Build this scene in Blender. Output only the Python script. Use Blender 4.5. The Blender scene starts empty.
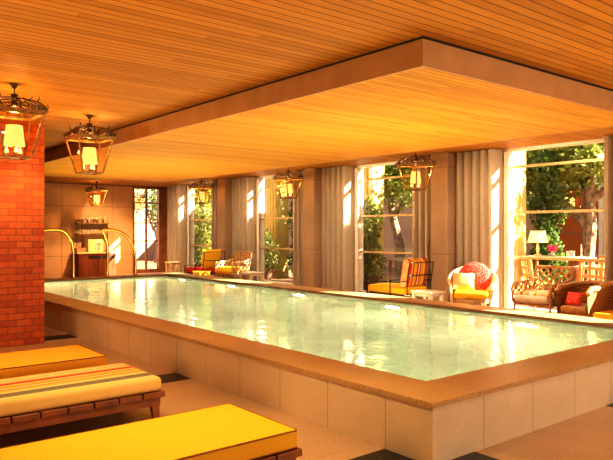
import bpy, bmesh, math, random
from mathutils import Vector, Matrix
C = bpy.context.scene.collection
rnd = random.Random(7)
PI = math.pi

# ------------------------------------------------------------------ materials
def new_mat(name):
    m = bpy.data.materials.new(name); m.use_nodes = True
    nt = m.node_tree
    b = nt.nodes['Principled BSDF']
    return m, nt, b
def N(nt, t, **kw):
    n = nt.nodes.new(t)
    for k, v in kw.items(): setattr(n, k, v)
    return n
def L(nt, a, b): nt.links.new(a, b)
def c4(c): return (c[0], c[1], c[2], 1.0)
def math_node(nt, op, a, b=None):
    n = N(nt, 'ShaderNodeMath', operation=op)
    for i, v in enumerate((a, b)):
        if v is None: continue
        if isinstance(v, (int, float)): n.inputs[i].default_value = v
        else: L(nt, v, n.inputs[i])
    return n.outputs[0]
def mixc(nt, f, a, b, blend='MIX'):
    n = N(nt, 'ShaderNodeMix', data_type='RGBA', blend_type=blend)
    for i, v in ((0, f), (6, a), (7, b)):
        if isinstance(v, (int, float)): n.inputs[i].default_value = v
        elif isinstance(v, tuple): n.inputs[i].default_value = c4(v)
        else: L(nt, v, n.inputs[i])
    return n.outputs[2]
def objco(nt, scale=(1, 1, 1)):
    t = N(nt, 'ShaderNodeTexCoord'); mp = N(nt, 'ShaderNodeMapping')
    mp.inputs['Scale'].default_value = scale
    L(nt, t.outputs['Object'], mp.inputs[0]); return mp.outputs[0]
def noise(nt, vec, scale, detail=3):
    n = N(nt, 'ShaderNodeTexNoise'); n.inputs['Scale'].default_value = scale
    n.inputs['Detail'].default_value = detail
    L(nt, vec, n.inputs['Vector']); return n.outputs[0]
def ramp(nt, fac, stops, const=False):
    r = N(nt, 'ShaderNodeValToRGB')
    if const: r.color_ramp.interpolation = 'CONSTANT'
    el = r.color_ramp.elements
    while len(el) < len(stops): el.new(0.5)
    for e, (p, c) in zip(el, stops): e.position = p; e.color = c4(c)
    L(nt, fac, r.inputs[0]); return r.outputs[0]
def bump(nt, b, h, s=0.3, d=0.01):
    n = N(nt, 'ShaderNodeBump'); n.inputs['Strength'].default_value = s
    n.inputs['Distance'].default_value = d
    L(nt, h, n.inputs['Height']); L(nt, n.outputs[0], b.inputs['Normal'])

def simple(name, col, rough=0.6, metal=0.0, var=0.12, scale=12, bmp=0.0, **kw):
    m, nt, b = new_mat(name)
    v = objco(nt)
    n = noise(nt, v, scale)
    dark = tuple(x * (1 - var * 2) for x in col); lite = tuple(min(1, x * (1 + var)) for x in col)
    L(nt, ramp(nt, n, [(0.3, dark), (0.7, lite)]), b.inputs['Base Color'])
    b.inputs['Roughness'].default_value = rough; b.inputs['Metallic'].default_value = metal
    if bmp: bump(nt, b, noise(nt, v, scale * 6), bmp, 0.004)
    for k, val in kw.items(): b.inputs[k].default_value = val
    return m
def emis(name, col, s):
    m, nt, b = new_mat(name)
    v = objco(nt); n = noise(nt, v, 5)
    L(nt, ramp(nt, n, [(0.2, tuple(x * .85 for x in col)), (0.8, col)]), b.inputs['Emission Color'])
    b.inputs['Base Color'].default_value = c4(col)
    b.inputs['Emission Strength'].default_value = s
    return m
def planks(name, w, c1, c2, gapc, axis=1, gap=0.1, rough=0.6):
    m, nt, b = new_mat(name)
    v = objco(nt)
    s = N(nt, 'ShaderNodeSeparateXYZ'); L(nt, v, s.inputs[0])
    co = math_node(nt, 'DIVIDE', s.outputs[axis], w)
    fr = math_node(nt, 'FRACT', co); idn = math_node(nt, 'FLOOR', co)
    # board ends along the run
    run = s.outputs[1 - axis]
    seg = math_node(nt, 'FLOOR', math_node(nt, 'ADD', math_node(nt, 'DIVIDE', run, 2.6), math_node(nt, 'MULTIPLY', idn, 0.37)))
    cv = N(nt, 'ShaderNodeCombineXYZ'); L(nt, idn, cv.inputs[0]); L(nt, seg, cv.inputs[1])
    wn = N(nt, 'ShaderNodeTexWhiteNoise'); L(nt, cv.outputs[0], wn.inputs[0])
    sc = (1.2, 26, 1) if axis == 1 else (26, 1.2, 1)
    g = noise(nt, objco(nt, sc), 2.2, 4)
    f = math_node(nt, 'ADD', math_node(nt, 'MULTIPLY', wn.outputs[0], 0.4), math_node(nt, 'MULTIPLY', g, 0.6))
    col = ramp(nt, f, [(0.15, c1), (0.85, c2)])
    gm = math_node(nt, 'LESS_THAN', fr, gap)
    L(nt, mixc(nt, gm, col, gapc), b.inputs['Base Color'])
    b.inputs['Roughness'].default_value = rough
    b.inputs['Specular IOR Level'].default_value = 0.15
    bump(nt, b, math_node(nt, 'SUBTRACT', 1.0, gm), 0.5, 0.01)
    return m
def stone(name, col, jx=None, jy=None, jz=None, ox=0, oy=0, oz=0, rough=0.35, joint=0.006, speck=0.5, jd=0.55):
    """speckled terrazzo-like stone with optional joint grid in the object axes"""
    m, nt, b = new_mat(name)
    v = objco(nt); s = N(nt, 'ShaderNodeSeparateXYZ'); L(nt, v, s.inputs[0])
    n1 = noise(nt, v, 1.3, 4); n2 = noise(nt, v, 60, 2)
    base = ramp(nt, n1, [(0.3, tuple(x * .86 for x in col)), (0.7, tuple(min(1, x * 1.08) for x in col))])
    sp = ramp(nt, n2, [(0.36, (0.55, 0.5, 0.45)), (0.46, (1, 1, 1)), (0.62, (1, 1, 1)), (0.7, (1.2, 1.2, 1.15))])
    cc = mixc(nt, speck, base, sp, 'MULTIPLY')
    for i, (j, o) in enumerate(((jx, ox), (jy, oy), (jz, oz))):
        if not j: continue
        fr = math_node(nt, 'FRACT', math_node(nt, 'DIVIDE', math_node(nt, 'SUBTRACT', s.outputs[i], o), j))
        g = math_node(nt, 'LESS_THAN', fr, joint / j)
        cc = mixc(nt, math_node(nt, 'MULTIPLY', g, jd), cc, (0.12, 0.06, 0.03))
    L(nt, cc, b.inputs['Base Color'])
    b.inputs['Roughness'].default_value = rough
    return m
def brick(name):
    m, nt, b = new_mat(name)
    t = N(nt, 'ShaderNodeTexCoord'); s = N(nt, 'ShaderNodeSeparateXYZ'); L(nt, t.outputs['Object'], s.inputs[0])
    cv = N(nt, 'ShaderNodeCombineXYZ')
    L(nt, math_node(nt, 'ADD', s.outputs[0], s.outputs[1]), cv.inputs[0]); L(nt, s.outputs[2], cv.inputs[1])
    br = N(nt, 'ShaderNodeTexBrick'); L(nt, cv.outputs[0], br.inputs['Vector'])
    br.inputs['Scale'].default_value = 1.0
    br.inputs['Brick Width'].default_value = 0.21; br.inputs['Row Height'].default_value = 0.09
    br.inputs['Mortar Size'].default_value = 0.006; br.inputs['Mortar Smooth'].default_value = 0.3
    br.inputs['Color1'].default_value = (0.66, 0.16, 0.03, 1); br.inputs['Color2'].default_value = (0.42, 0.06, 0.016, 1)
    br.inputs['Mortar'].default_value = (0.30, 0.075, 0.025, 1); br.inputs['Bias'].default_value = -0.3
    n = noise(nt, t.outputs['Object'], 30)
    cc = mixc(nt, 0.35, br.outputs['Color'], ramp(nt, n, [(0.3, (.6, .6, .6)), (0.7, (1.2, 1.2, 1.2))]), 'MULTIPLY')
    L(nt, cc, b.inputs['Base Color']); b.inputs['Roughness'].default_value = 0.55
    bump(nt, b, math_node(nt, 'SUBTRACT', 1.0, br.outputs['Fac']), 0.6, 0.008)
    return m
def stripes(name, axis, lo, hi, stops, check=None):
    m, nt, b = new_mat(name)
    v = objco(nt); s = N(nt, 'ShaderNodeSeparateXYZ'); L(nt, v, s.inputs[0])
    mr = N(nt, 'ShaderNodeMapRange'); mr.inputs[1].default_value = lo; mr.inputs[2].default_value = hi
    L(nt, s.outputs[axis], mr.inputs[0])
    col = ramp(nt, mr.outputs[0], stops, True)
    w = noise(nt, v, 160)
    col = mixc(nt, 0.25, col, ramp(nt, w, [(0.35, (.75, .75, .75)), (0.65, (1.1, 1.1, 1.1))]), 'MULTIPLY')
    L(nt, col, b.inputs['Base Color']); b.inputs['Roughness'].default_value = 0.85
    bump(nt, b, w, 0.2, 0.003)
    return m
def woven(name, c1, c2, scale=55, rough=0.6):
    m, nt, b = new_mat(name)
    v = objco(nt)
    w = N(nt, 'ShaderNodeTexWave', wave_type='BANDS', bands_direction='Z'); w.inputs['Scale'].default_value = scale / 3.2
    w2 = N(nt, 'ShaderNodeTexWave', wave_type='BANDS', bands_direction='DIAGONAL'); w2.inputs['Scale'].default_value = scale / 4
    L(nt, v, w.inputs[0]); L(nt, v, w2.inputs[0])
    f = math_node(nt, 'MULTIPLY', w.outputs[1], w2.outputs[1])
    L(nt, ramp(nt, f, [(0.05, c1), (0.5, c2)]), b.inputs['Base Color'])
    b.inputs['Roughness'].default_value = rough
    bump(nt, b, f, 0.4, 0.006)
    return m
def pane_glass(name, tint=(1, 1, 1)):
    m = bpy.data.materials.new(name); m.use_nodes = True; nt = m.node_tree; nt.nodes.clear()
    o = N(nt, 'ShaderNodeOutputMaterial'); mx = N(nt, 'ShaderNodeMixShader')
    tr = N(nt, 'ShaderNodeBsdfTransparent'); gl = N(nt, 'ShaderNodeBsdfGlossy')
    tr.inputs[0].default_value = c4(tint); gl.inputs['Roughness'].default_value = 0.02
    lw = N(nt, 'ShaderNodeLayerWeight'); lw.inputs[0].default_value = 0.5
    fr = math_node(nt, 'ADD', math_node(nt, 'MULTIPLY', math_node(nt, 'POWER', lw.outputs[1], 6), 0.18), 0.02)
    L(nt, fr, mx.inputs[0]); L(nt, tr.outputs[0], mx.inputs[1]); L(nt, gl.outputs[0], mx.inputs[2])
    L(nt, mx.outputs[0], o.inputs[0]); return m
def leaf_mat(name, c1, c2):
    m, nt, b = new_mat(name)
    n = noise(nt, objco(nt), 7, 4)
    L(nt, ramp(nt, n, [(0.3, c1), (0.65, c2)]), b.inputs['Base Color'])
    b.inputs['Roughness'].default_value = 0.4
    b.inputs['Transmission Weight'].default_value = 0.0
    b.inputs['Subsurface Weight'].default_value = 0.0
    tl = N(nt, 'ShaderNodeBsdfTranslucent'); tl.inputs[0].default_value = c4(tuple(min(1, x * 1.6) for x in c2))
    mx = N(nt, 'ShaderNodeMixShader'); mx.inputs[0].default_value = 0.4
    o = nt.nodes['Material Output']
    L(nt, b.outputs[0], mx.inputs[1]); L(nt, tl.outputs[0], mx.inputs[2]); L(nt, mx.outputs[0], o.inputs[0])
    return m
def water_mat():
    m = bpy.data.materials.new('water'); m.use_nodes = True; nt = m.node_tree; nt.nodes.clear()
    o = N(nt, 'ShaderNodeOutputMaterial'); g = N(nt, 'ShaderNodeBsdfGlass')
    g.inputs['IOR'].default_value = 1.33; g.inputs['Roughness'].default_value = 0.0
    g.inputs['Color'].default_value = (0.97, 1.0, 0.94, 1)
    v = objco(nt)
    n1 = N(nt, 'ShaderNodeTexNoise'); n1.inputs['Scale'].default_value = 2.6; n1.inputs['Detail'].default_value = 2
    n1.inputs['Distortion'].default_value = 0.6
    n2 = N(nt, 'ShaderNodeTexNoise'); n2.inputs['Scale'].default_value = 8; n2.inputs['Detail'].default_value = 1
    L(nt, v, n1.inputs[0]); L(nt, v, n2.inputs[0])
    h = math_node(nt, 'ADD', n1.outputs[0], math_node(nt, 'MULTIPLY', n2.outputs[0], 0.22))
    b = N(nt, 'ShaderNodeBump'); b.inputs['Strength'].default_value = 1.0; b.inputs['Distance'].default_value = WAVE
    L(nt, h, b.inputs['Height']); L(nt, b.outputs[0], g.inputs['Normal'])
    L(nt, g.outputs[0], o.inputs[0]); return m
WAVE = 0.009

M = {}
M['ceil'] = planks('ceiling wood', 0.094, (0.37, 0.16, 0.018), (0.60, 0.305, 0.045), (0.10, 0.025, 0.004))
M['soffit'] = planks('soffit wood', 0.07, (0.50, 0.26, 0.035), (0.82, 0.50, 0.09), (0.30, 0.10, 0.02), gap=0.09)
M['fascia'] = simple('fascia board', (0.50, 0.29, 0.14), 0.5, var=0.06, scale=4)
M['brick'] = brick('glazed brick')
M['floor'] = stone('floor stone', (0.55, 0.37, 0.24), jx=0.64, jy=0.64, ox=3.42, oy=2.85, joint=0.004, rough=0.3)
M['deck'] = stone('deck stone', (0.62, 0.45, 0.31), jx=0.64, jy=0.64, joint=0.004, rough=0.4)
M['inlay'] = simple('black inlay stone', (0.012, 0.011, 0.011), 0.3, var=0.2)
M['poolwall'] = stone('pool wall stone', (0.72, 0.58, 0.42), jx=0.643, jy=0.643, ox=3.345, oy=2.665, joint=0.007, rough=0.5, speck=0.15)
M['coping'] = stone('coping stone', (0.55, 0.35, 0.165), rough=0.42, speck=0.6)
M['basin'] = stone('basin tile', (0.84, 0.88, 0.72), jx=0.6, jy=0.6, jz=0.6, joint=0.006, rough=0.5, speck=0.12, jd=0.3)
M['backwall'] = stone('tan wall panel', (0.64, 0.42, 0.24), jx=1.63, jz=1.575, ox=6.77, oz=0.775, joint=0.018, rough=0.5, speck=0.6)
M['plaster'] = stone('plaster', (0.55, 0.38, 0.24), rough=0.8, speck=0.2)
M['column'] = stone('column concrete', (0.42, 0.29, 0.19), jz=1.66, oz=1.13, joint=0.014, rough=0.6, speck=0.3)
M['curtain'] = simple('curtain cloth', (0.78, 0.67, 0.53), 0.85, var=0.03, scale=30)
M['white'] = simple('white paint', (0.80, 0.74, 0.64), 0.45, var=0.04)
M['bar'] = simple('window bar brass', (0.62, 0.44, 0.22), 0.4, 0.35, var=0.06)
M['darkwood'] = planks('dark wood', 0.16, (0.17, 0.045, 0.015), (0.26, 0.08, 0.03), (0.05, 0.01, 0.005), axis=0, gap=0.03)
M['frame'] = simple('door wood', (0.30, 0.13, 0.05), 0.4, var=0.15, scale=5)
M['teak'] = simple('teak', (0.30, 0.10, 0.03), 0.4, var=0.2, scale=6, bmp=0.1)
M['yellow'] = simple('yellow fabric', (0.92, 0.56, 0.015), 0.75, var=0.05, scale=90, bmp=0.25)
M['amber'] = simple('amber fabric', (0.90, 0.45, 0.02), 0.8, var=0.05, scale=90, bmp=0.25)
M['pipe'] = simple('brown piping', (0.30, 0.09, 0.015), 0.7)
M['red'] = simple('red fabric', (0.68, 0.03, 0.02), 0.8, var=0.1, scale=40)
def redpat():
    m, nt, b = new_mat('red patterned fabric')
    v = objco(nt); vo = N(nt, 'ShaderNodeTexVoronoi', feature='DISTANCE_TO_EDGE'); vo.inputs['Scale'].default_value = 22; L(nt, v, vo.inputs[0])
    L(nt, ramp(nt, vo.outputs[0], [(0.0, (0.9, 0.6, 0.45)), (0.035, (0.72, 0.025, 0.015))]), b.inputs['Base Color'])
    b.inputs['Roughness'].default_value = 0.8; return m
M['redpat'] = redpat()
def starpat():
    m, nt, b = new_mat('tan fabric with white motif')
    v = objco(nt); w = N(nt, 'ShaderNodeTexVoronoi'); w.inputs['Scale'].default_value = 4.5; L(nt, v, w.inputs[0])
    L(nt, ramp(nt, w.outputs[0], [(0.0, (0.95, 0.9, 0.8)), (0.30, (0.95, 0.9, 0.8)), (0.34, (0.72, 0.45, 0.2))], False), b.inputs['Base Color'])
    b.inputs['Roughness'].default_value = 0.8; return m
M['starpat'] = starpat()
cr = (0.88, 0.66, 0.32); ye = (0.88, 0.50, 0.06); rd = (0.60, 0.05, 0.02); og = (0.85, 0.36, 0.04); dk = (0.12, 0.10, 0.05); gy = (0.33, 0.29, 0.18)
M['stripe_long'] = stripes('striped bench fabric', 1, -0.41, 0.41, [(0, (0.85, 0.62, 0.22)), (0.09, cr), (0.15, dk), (0.17, gy), (0.20, dk), (0.22, gy), (0.25, dk), (0.27, gy), (0.30, cr), (0.36, ye), (0.43, dk), (0.45, cr), (0.50, og), (0.55, ye), (0.60, cr), (0.63, rd), (0.70, og), (0.74, cr), (0.82, dk), (0.835, cr), (0.9, ye), (0.94, cr)])
M['stripe_back'] = stripes('striped back cushion', 0, -0.3, 0.3, [(0, cr), (0.08, rd), (0.16, og), (0.24, dk), (0.27, ye), (0.40, rd), (0.47, cr), (0.53, dk), (0.57, og), (0.68, ye), (0.78, rd), (0.9, dk), (0.93, cr)])
M['stripe_seat'] = stripes('striped seat cushion', 1, -0.33, 0.33, [(0, cr), (0.15, (.75, .55, .5)), (0.25, cr), (0.36, og), (0.42, (0.9, .85, .75)), (0.55, (.45, .4, .35)), (0.6, cr), (0.72, rd), (0.78, cr), (0.9, og)])
M['iron'] = simple('aged bronze', (0.36, 0.21, 0.08), 0.4, 0.5, var=0.3, scale=25)
M['shadediron'] = simple('silhouette bronze', (0.11, 0.05, 0.018), 0.6, 0.2, var=0.3, scale=25)  # bronze darkened so the lantern crown reads as a backlit silhouette
M['blackmetal'] = simple('black metal', (0.03, 0.02, 0.015), 0.4, 0.6)
M['brass'] = simple('polished brass', (0.95, 0.66, 0.22), 0.16, 1.0, var=0.03)
M['shade'] = emis('lit lantern shade', (1.0, 0.66, 0.27), 0.85)
M['shade_far'] = emis('lit table lamp shade', (1.0, 0.74, 0.28), 0.75)
M['flame'] = emis('candle bulb', (1.0, 0.70, 0.28), 2.5)
M['lglass'] = pane_glass('lantern glass', (1, 0.86, 0.62))
M['wglass'] = pane_glass('window glass', (1, 1, 1))
M['cane'] = woven('pale cane', (0.45, 0.27, 0.12), (0.85, 0.68, 0.45))
M['wicker'] = woven('brown wicker', (0.34, 0.16, 0.05), (0.78, 0.50, 0.23))
M['rattan'] = simple('rattan cane', (0.52, 0.27, 0.10), 0.45, var=0.2, scale=15)
M['ltrattan'] = simple('pale rattan cane', (0.75, 0.55, 0.33), 0.45, var=0.1, scale=15)
M['paleseat'] = simple('pale seat edge', (0.80, 0.70, 0.62), 0.7, var=0.05)
M['bark'] = simple('bark', (0.30, 0.22, 0.15), 0.9, var=0.3, scale=10, bmp=0.5)
M['leafd'] = leaf_mat('dark leaves', (0.03, 0.06, 0.015), (0.12, 0.19, 0.04))
M['leafl'] = leaf_mat('yellow-green leaves', (0.05, 0.08, 0.012), (0.30, 0.33, 0.07))  # brighter yellow-green leaf colour
M['leafg'] = leaf_mat('olive leaves', (0.10, 0.11, 0.03), (0.30, 0.32, 0.09))
M['ycol'] = simple('yellow render', (0.62, 0.50, 0.17), 0.8, var=0.08, scale=3)
M['pinkwall'] = simple('pale pink render', (0.50, 0.33, 0.24), 0.9, var=0.05, scale=2)
M['terra'] = stone('courtyard paving', (0.26, 0.14, 0.08), jx=0.5, jy=0.5, joint=0.01, rough=0.8)
M['redwood'] = planks('red-brown shutter', 0.6, (0.42, 0.11, 0.03), (0.50, 0.15, 0.04), (0.2, 0.04, 0.01), axis=0, gap=0.02)
M['cream'] = simple('cream enamel', (0.85, 0.70, 0.42), 0.35, var=0.03)
M['black'] = simple('black slot', (0.015, 0.01, 0.01), 0.6)
M['cloth'] = simple('white tablecloth', (0.55, 0.46, 0.36), 0.8, var=0.03)
M['orangewood'] = simple('honey wood', (0.55, 0.24, 0.07), 0.5, var=0.2, scale=8)
def clear():
    m, nt, b = new_mat('clear glassware'); b.inputs['Base Color'].default_value = (1, .95, .85, 1)
    n = noise(nt, objco(nt), 4); L(nt, ramp(nt, n, [(0, (1, .9, .75)), (1, (1, .98, .9))]), b.inputs['Base Color'])
    b.inputs['Transmission Weight'].default_value = 0.75; b.inputs['Roughness'].default_value = 0.08; return m
M['glass'] = clear()
M['water'] = water_mat()
M['pink'] = simple('magenta petals', (0.75, 0.06, 0.25), 0.7)

# ------------------------------------------------------------------ geometry helpers
def B(): return bmesh.new()
def box(bm, x0, x1, y0, y1, z0, z1, bev=0.0, seg=2):
    r = bmesh.ops.create_cube(bm, size=1.0)
    vs = r['verts']
    for v in vs:
        v.co = Vector(((x0 + x1) / 2 + v.co.x * (x1 - x0), (y0 + y1) / 2 + v.co.y * (y1 - y0), (z0 + z1) / 2 + v.co.z * (z1 - z0)))
    if bev > 0:
        es = list({e for v in vs for e in v.link_edges})
        bmesh.ops.bevel(bm, geom=es, offset=bev, segments=seg, profile=0.5, affect='EDGES')
def tube(bm, pts, r, seg=8, closed=False, rr=None):
    pts = [Vector(p) for p in pts]; n = len(pts); rings = []
    prev = None
    for i, p in enumerate(pts):
        if closed: t = pts[(i + 1) % n] - pts[i - 1]
        else: t = pts[min(i + 1, n - 1)] - pts[max(i - 1, 0)]
        t.normalize()
        if prev is None:
            a = Vector((0, 0, 1)) if abs(t.z) < 0.9 else Vector((1, 0, 0))
            u = t.cross(a).normalized()
        else:
            u = (prev - t * prev.dot(t))
            u = u.normalized() if u.length > 1e-6 else t.cross(Vector((0, 0, 1))).normalized()
        prev = u; w = t.cross(u)
        R = rr[i] if rr else r
        rings.append([bm.verts.new(p + (u * math.cos(2 * PI * k / seg) + w * math.sin(2 * PI * k / seg)) * R) for k in range(seg)])
    m = n if closed else n - 1
    for i in range(m):
        a, b = rings[i], rings[(i + 1) % n]
        for k in range(seg):
            bm.faces.new((a[k], a[(k + 1) % seg], b[(k + 1) % seg], b[k]))
    if not closed:
        bm.faces.new(rings[0][::-1]); bm.faces.new(rings[-1])
def bar(bm, p, q, w, d=None):
    """square bar between two points"""
    d = d or w
    p, q = Vector(p), Vector(q); t = (q - p).normalized()
    a = Vector((0, 0, 1)) if abs(t.z) < 0.95 else Vector((0, 1, 0))
    u = t.cross(a).normalized(); v = t.cross(u)
    A = [p + u * (w / 2) * s + v * (d / 2) * r for s, r in ((1, 1), (1, -1), (-1, -1), (-1, 1))]
    Bq = [x + (q - p) for x in A]
    va = [bm.verts.new(x) for x in A]; vb = [bm.verts.new(x) for x in Bq]
    for k in range(4): bm.faces.new((va[k], va[(k + 1) % 4], vb[(k + 1) % 4], vb[k]))
    bm.faces.new(va[::-1]); bm.faces.new(vb)
def frustum(bm, cx, cy, z0, s0, z1, s1):
    """square tapered block; s = (half x, half y)"""
    a = [bm.verts.new((cx + sx * s0[0], cy + sy * s0[1], z0)) for sx, sy in ((-1, -1), (1, -1), (1, 1), (-1, 1))]
    b = [bm.verts.new((cx + sx * s1[0], cy + sy * s1[1], z1)) for sx, sy in ((-1, -1), (1, -1), (1, 1), (-1, 1))]
    for k in range(4): bm.faces.new((a[k], a[(k + 1) % 4], b[(k + 1) % 4], b[k]))
    bm.faces.new(a[::-1]); bm.faces.new(b)
def lathe(bm, prof, seg=16, c=(0, 0, 0), closed_top=True):
    rings = []
    for r, z in prof:
        rings.append([bm.verts.new((c[0] + max(r, 1e-4) * math.cos(2 * PI * k / seg), c[1] + max(r, 1e-4) * math.sin(2 * PI * k / seg), c[2] + z)) for k in range(seg)])
    for a, b in zip(rings, rings[1:]):
        for k in range(seg): bm.faces.new((a[k], a[(k + 1) % seg], b[(k + 1) % seg], b[k]))
    bm.faces.new(rings[0][::-1])
    if closed_top: bm.faces.new(rings[-1])
def pillow(bm, sx, sy, h, mat=None, n=12, p=2.6, rnd_=False):
    """puffy cushion, centred, in xy plane, thickness h"""
    top, bot = {}, {}
    for i in range(n + 1):
        for j in range(n + 1):
            u = -1 + 2 * i / n; v = -1 + 2 * j / n
            if rnd_:
                x = u * math.sqrt(1 - v * v / 2); y = v * math.sqrt(1 - u * u / 2); e = max(0, 1 - (x * x + y * y))
                k = e ** 0.5
            else:
                k = (max(0, 1 - abs(u) ** p) * max(0, 1 - abs(v) ** p)) ** 0.5
                x = u * (1 - 0.06 * (1 - v * v)); y = v * (1 - 0.06 * (1 - u * u))
            edge = i in (0, n) or j in (0, n)
            t = bm.verts.new((x * sx / 2, y * sy / 2, k * h / 2)); top[i, j] = t
            bot[i, j] = t if edge else bm.verts.new((x * sx / 2, y * sy / 2, -k * h / 2))
    for i in range(n):
        for j in range(n):
            bm.faces.new((top[i, j], top[i + 1, j], top[i + 1, j + 1], top[i, j + 1]))
            bm.faces.new((bot[i, j], bot[i, j + 1], bot[i + 1, j + 1], bot[i + 1, j]))
    if mat:
        bmesh.ops.transform(bm, matrix=mat, verts=list(bm.verts))
def seat_block(bm, x0, x1, y0, y1, z0, z1, bev=0.03, crown=0.02):
    n0 = len(bm.verts)
    box(bm, x0, x1, y0, y1, z0, z1, bev, 3)
def leaves(bm, fn, n, size):
    for _ in range(n):
        p = Vector(fn()); s = size * rnd.uniform(0.6, 1.3)
        d = Vector((rnd.gauss(0, 1), rnd.gauss(0, 1), rnd.gauss(0, 1))).normalized()
        u = d.orthogonal().normalized(); w = d.cross(u)
        a = rnd.uniform(0, 2 * PI); t = u * math.cos(a) + w * math.sin(a); q = d.cross(t)
        vs = [bm.verts.new(p + x) for x in (-t * s, q * s * .45, t * s, -q * s * .45)]
        bm.faces.new(vs)
def obj(name, bm, mat, parent=None, smooth=False, loc=None, rot=None):
    bmesh.ops.recalc_face_normals(bm, faces=list(bm.faces))
    me = bpy.data.meshes.new(name); bm.to_mesh(me); bm.free()
    if isinstance(mat, str): mat = M[mat]
    me.materials.append(mat)
    if smooth:
        for p in me.polygons: p.use_smooth = True
        try: me.set_sharp_from_angle(angle=math.radians(40))
        except Exception: pass
    o = bpy.data.objects.new(name, me); C.objects.link(o)
    if parent: o.parent = parent
    if loc: o.location = loc
    if rot: o.rotation_euler = rot
    return o
def struct(name, bm, mat, parent=None, **kw):
    o = obj(name, bm, mat, parent, **kw)
    if not parent: o['kind'] = 'structure'
    return o
def tag(o, label, cat, group=None, kind=None):
    o['label'] = label; o['category'] = cat
    if group: o['group'] = group
    if kind: o['kind'] = kind
    return o
def thing(name, label, cat, loc=(0, 0, 0), rz=0, group=None):
    o = bpy.data.objects.new(name, None); C.objects.link(o)
    o.empty_display_size = 0.1
    o.location = loc; o.rotation_euler = (0, 0, rz)
    return tag(o, label, cat, group)
def dup(root, loc, rz, label, group=None, swap=None):
    r = root.copy(); C.objects.link(r); r.location = loc; r.rotation_euler = (0, 0, rz); r['label'] = label
    if group: r['group'] = group
    def rec(src, dst):
        for ch in list(src.children):
            c = ch.copy(); C.objects.link(c); c.parent = dst
            base = ch.name.split('.')[0]
            if swap and base in swap:
                c.data = ch.data.copy(); c.data.materials[0] = M[swap[base]]
            rec(ch, c)
    rec(root, r); return r

# ------------------------------------------------------------------ camera
EYE = 1.6
cam = bpy.data.cameras.new('camera'); co = bpy.data.objects.new('camera', cam); C.objects.link(co)
co.location = (0, 0, EYE); co.rotation_euler = (PI / 2, 0, -math.radians(38.99))
cam.sensor_fit = 'HORIZONTAL'; cam.sensor_width = 36; cam.lens = 38.07; cam.clip_end = 200
bpy.context.scene.camera = co

# ------------------------------------------------------------------ setting
ZC, ZS = 3.087, 2.866            # ceiling, soffit
PX0, PX1, PY0, PY1 = 3.42, 8.43, 2.87, 16.1      # pool wall outer
IX0, IX1, IY0, IY1 = 3.87, 7.95, 3.31, 15.65     # basin inner
ZP, ZW, ZD = 0.43, 0.375, 0.15
XL, XG, YF, YB = -2.2, 10.4, -3.0, 20.5
bm = B()
for a in ((XL, PX0, YF, YB), (PX0, PX1, YF, PY0), (PX0, PX1, PY1, YB)): box(bm, a[0], a[1], a[2], a[3], -0.2, 0)
struct('floor', bm, 'floor')
bm = B(); box(bm, PX1, XG + 0.3, YF, YB, -0.2, ZD, 0.01); struct('pool_deck', bm, 'deck')
# black stone inlays set in the floor by the pool wall
bm = B()
for y1 in (3.32, 6.57, 10.02, 13.4):
    box(bm, 2.95, PX0, y1 - 0.37, y1, -0.01, 0.003)
for x1 in (3.88, 6.25, 8.6): box(bm, x1 - 0.42, x1, 2.42, PY0, -0.01, 0.003)
struct('floor_inlay', bm, 'inlay')
bm = B()
w = 0.02
q = .02
box(bm, PX0, IX0 - q, PY0, PY1, -0.1, ZP - 0.035); box(bm, IX1 + q, PX1, PY0, PY1, -0.1, ZP - 0.035)
box(bm, IX0 - q, IX1 + q, PY0, IY0 - q, -0.1, ZP - 0.035); box(bm, IX0 - q, IX1 + q, IY1 + q, PY1, -0.1, ZP - 0.035)
struct('pool_wall', bm, 'poolwall')
bm = B()   # coping ring, one mesh, mitred by simple construction
o = 0.012
ring_o = [(PX0 - o, PY0 - o), (PX1 + o, PY0 - o), (PX1 + o, PY1 + o), (PX0 - o, PY1 + o)]
ring_i = [(IX0 + .01, IY0 + .01), (IX1 - .01, IY0 + .01), (IX1 - .01, IY1 - .01), (IX0 + .01, IY1 - .01)]
def vz(p, z): return bm.verts.new((p[0], p[1], z))
to = [vz(p, ZP) for p in ring_o]; ti = [vz(p, ZP) for p in ring_i]; bo = [vz(p, ZP - 0.035) for p in ring_o]; bi = [vz(p, ZP - 0.035) for p in ring_i]
for k in range(4):
    j = (k + 1) % 4
    bm.faces.new((to[k], to[j], ti[j], ti[k])); bm.faces.new((bo[k], bi[k], bi[j], bo[j]))
    bm.faces.new((to[k], bo[k], bo[j], to[j])); bm.faces.new((ti[k], ti[j], bi[j], bi[k]))
bmesh.ops.bevel(bm, geom=[e for e in bm.edges if all(abs(v.co.z - ZP) < 1e-5 for v in e.verts)], offset=0.006, segments=2, affect='EDGES')
struct('pool_coping', bm, 'coping')
bm = B()
zb = -0.75
box(bm, IX0 - .05, IX1 + .05, IY0 - .05, IY1 + .05, zb - 0.1, zb)
t = 0.012
box(bm, IX0 - t, IX0, IY0, IY1, zb, ZP - 0.035); box(bm, IX1, IX1 + t, IY0, IY1, zb, ZP - 0.035)
box(bm, IX0, IX1, IY0 - t, IY0, zb, ZP - 0.035); box(bm, IX0, IX1, IY1, IY1 + t, zb, ZP - 0.035)
struct('pool_basin', bm, 'basin')
bm = B()
vs = [bm.verts.new((x, y, ZW)) for x, y in ((IX0, IY0), (IX1, IY0), (IX1, IY1), (IX0, IY1))]; bm.faces.new(vs)
wo = obj('pool_water', bm, 'water')
if wo.data.polygons[0].normal.z < 0: wo.data.flip_normals()
tag(wo, 'pale green rippled water filling the long stone-edged pool', 'water', kind='stuff')

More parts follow.
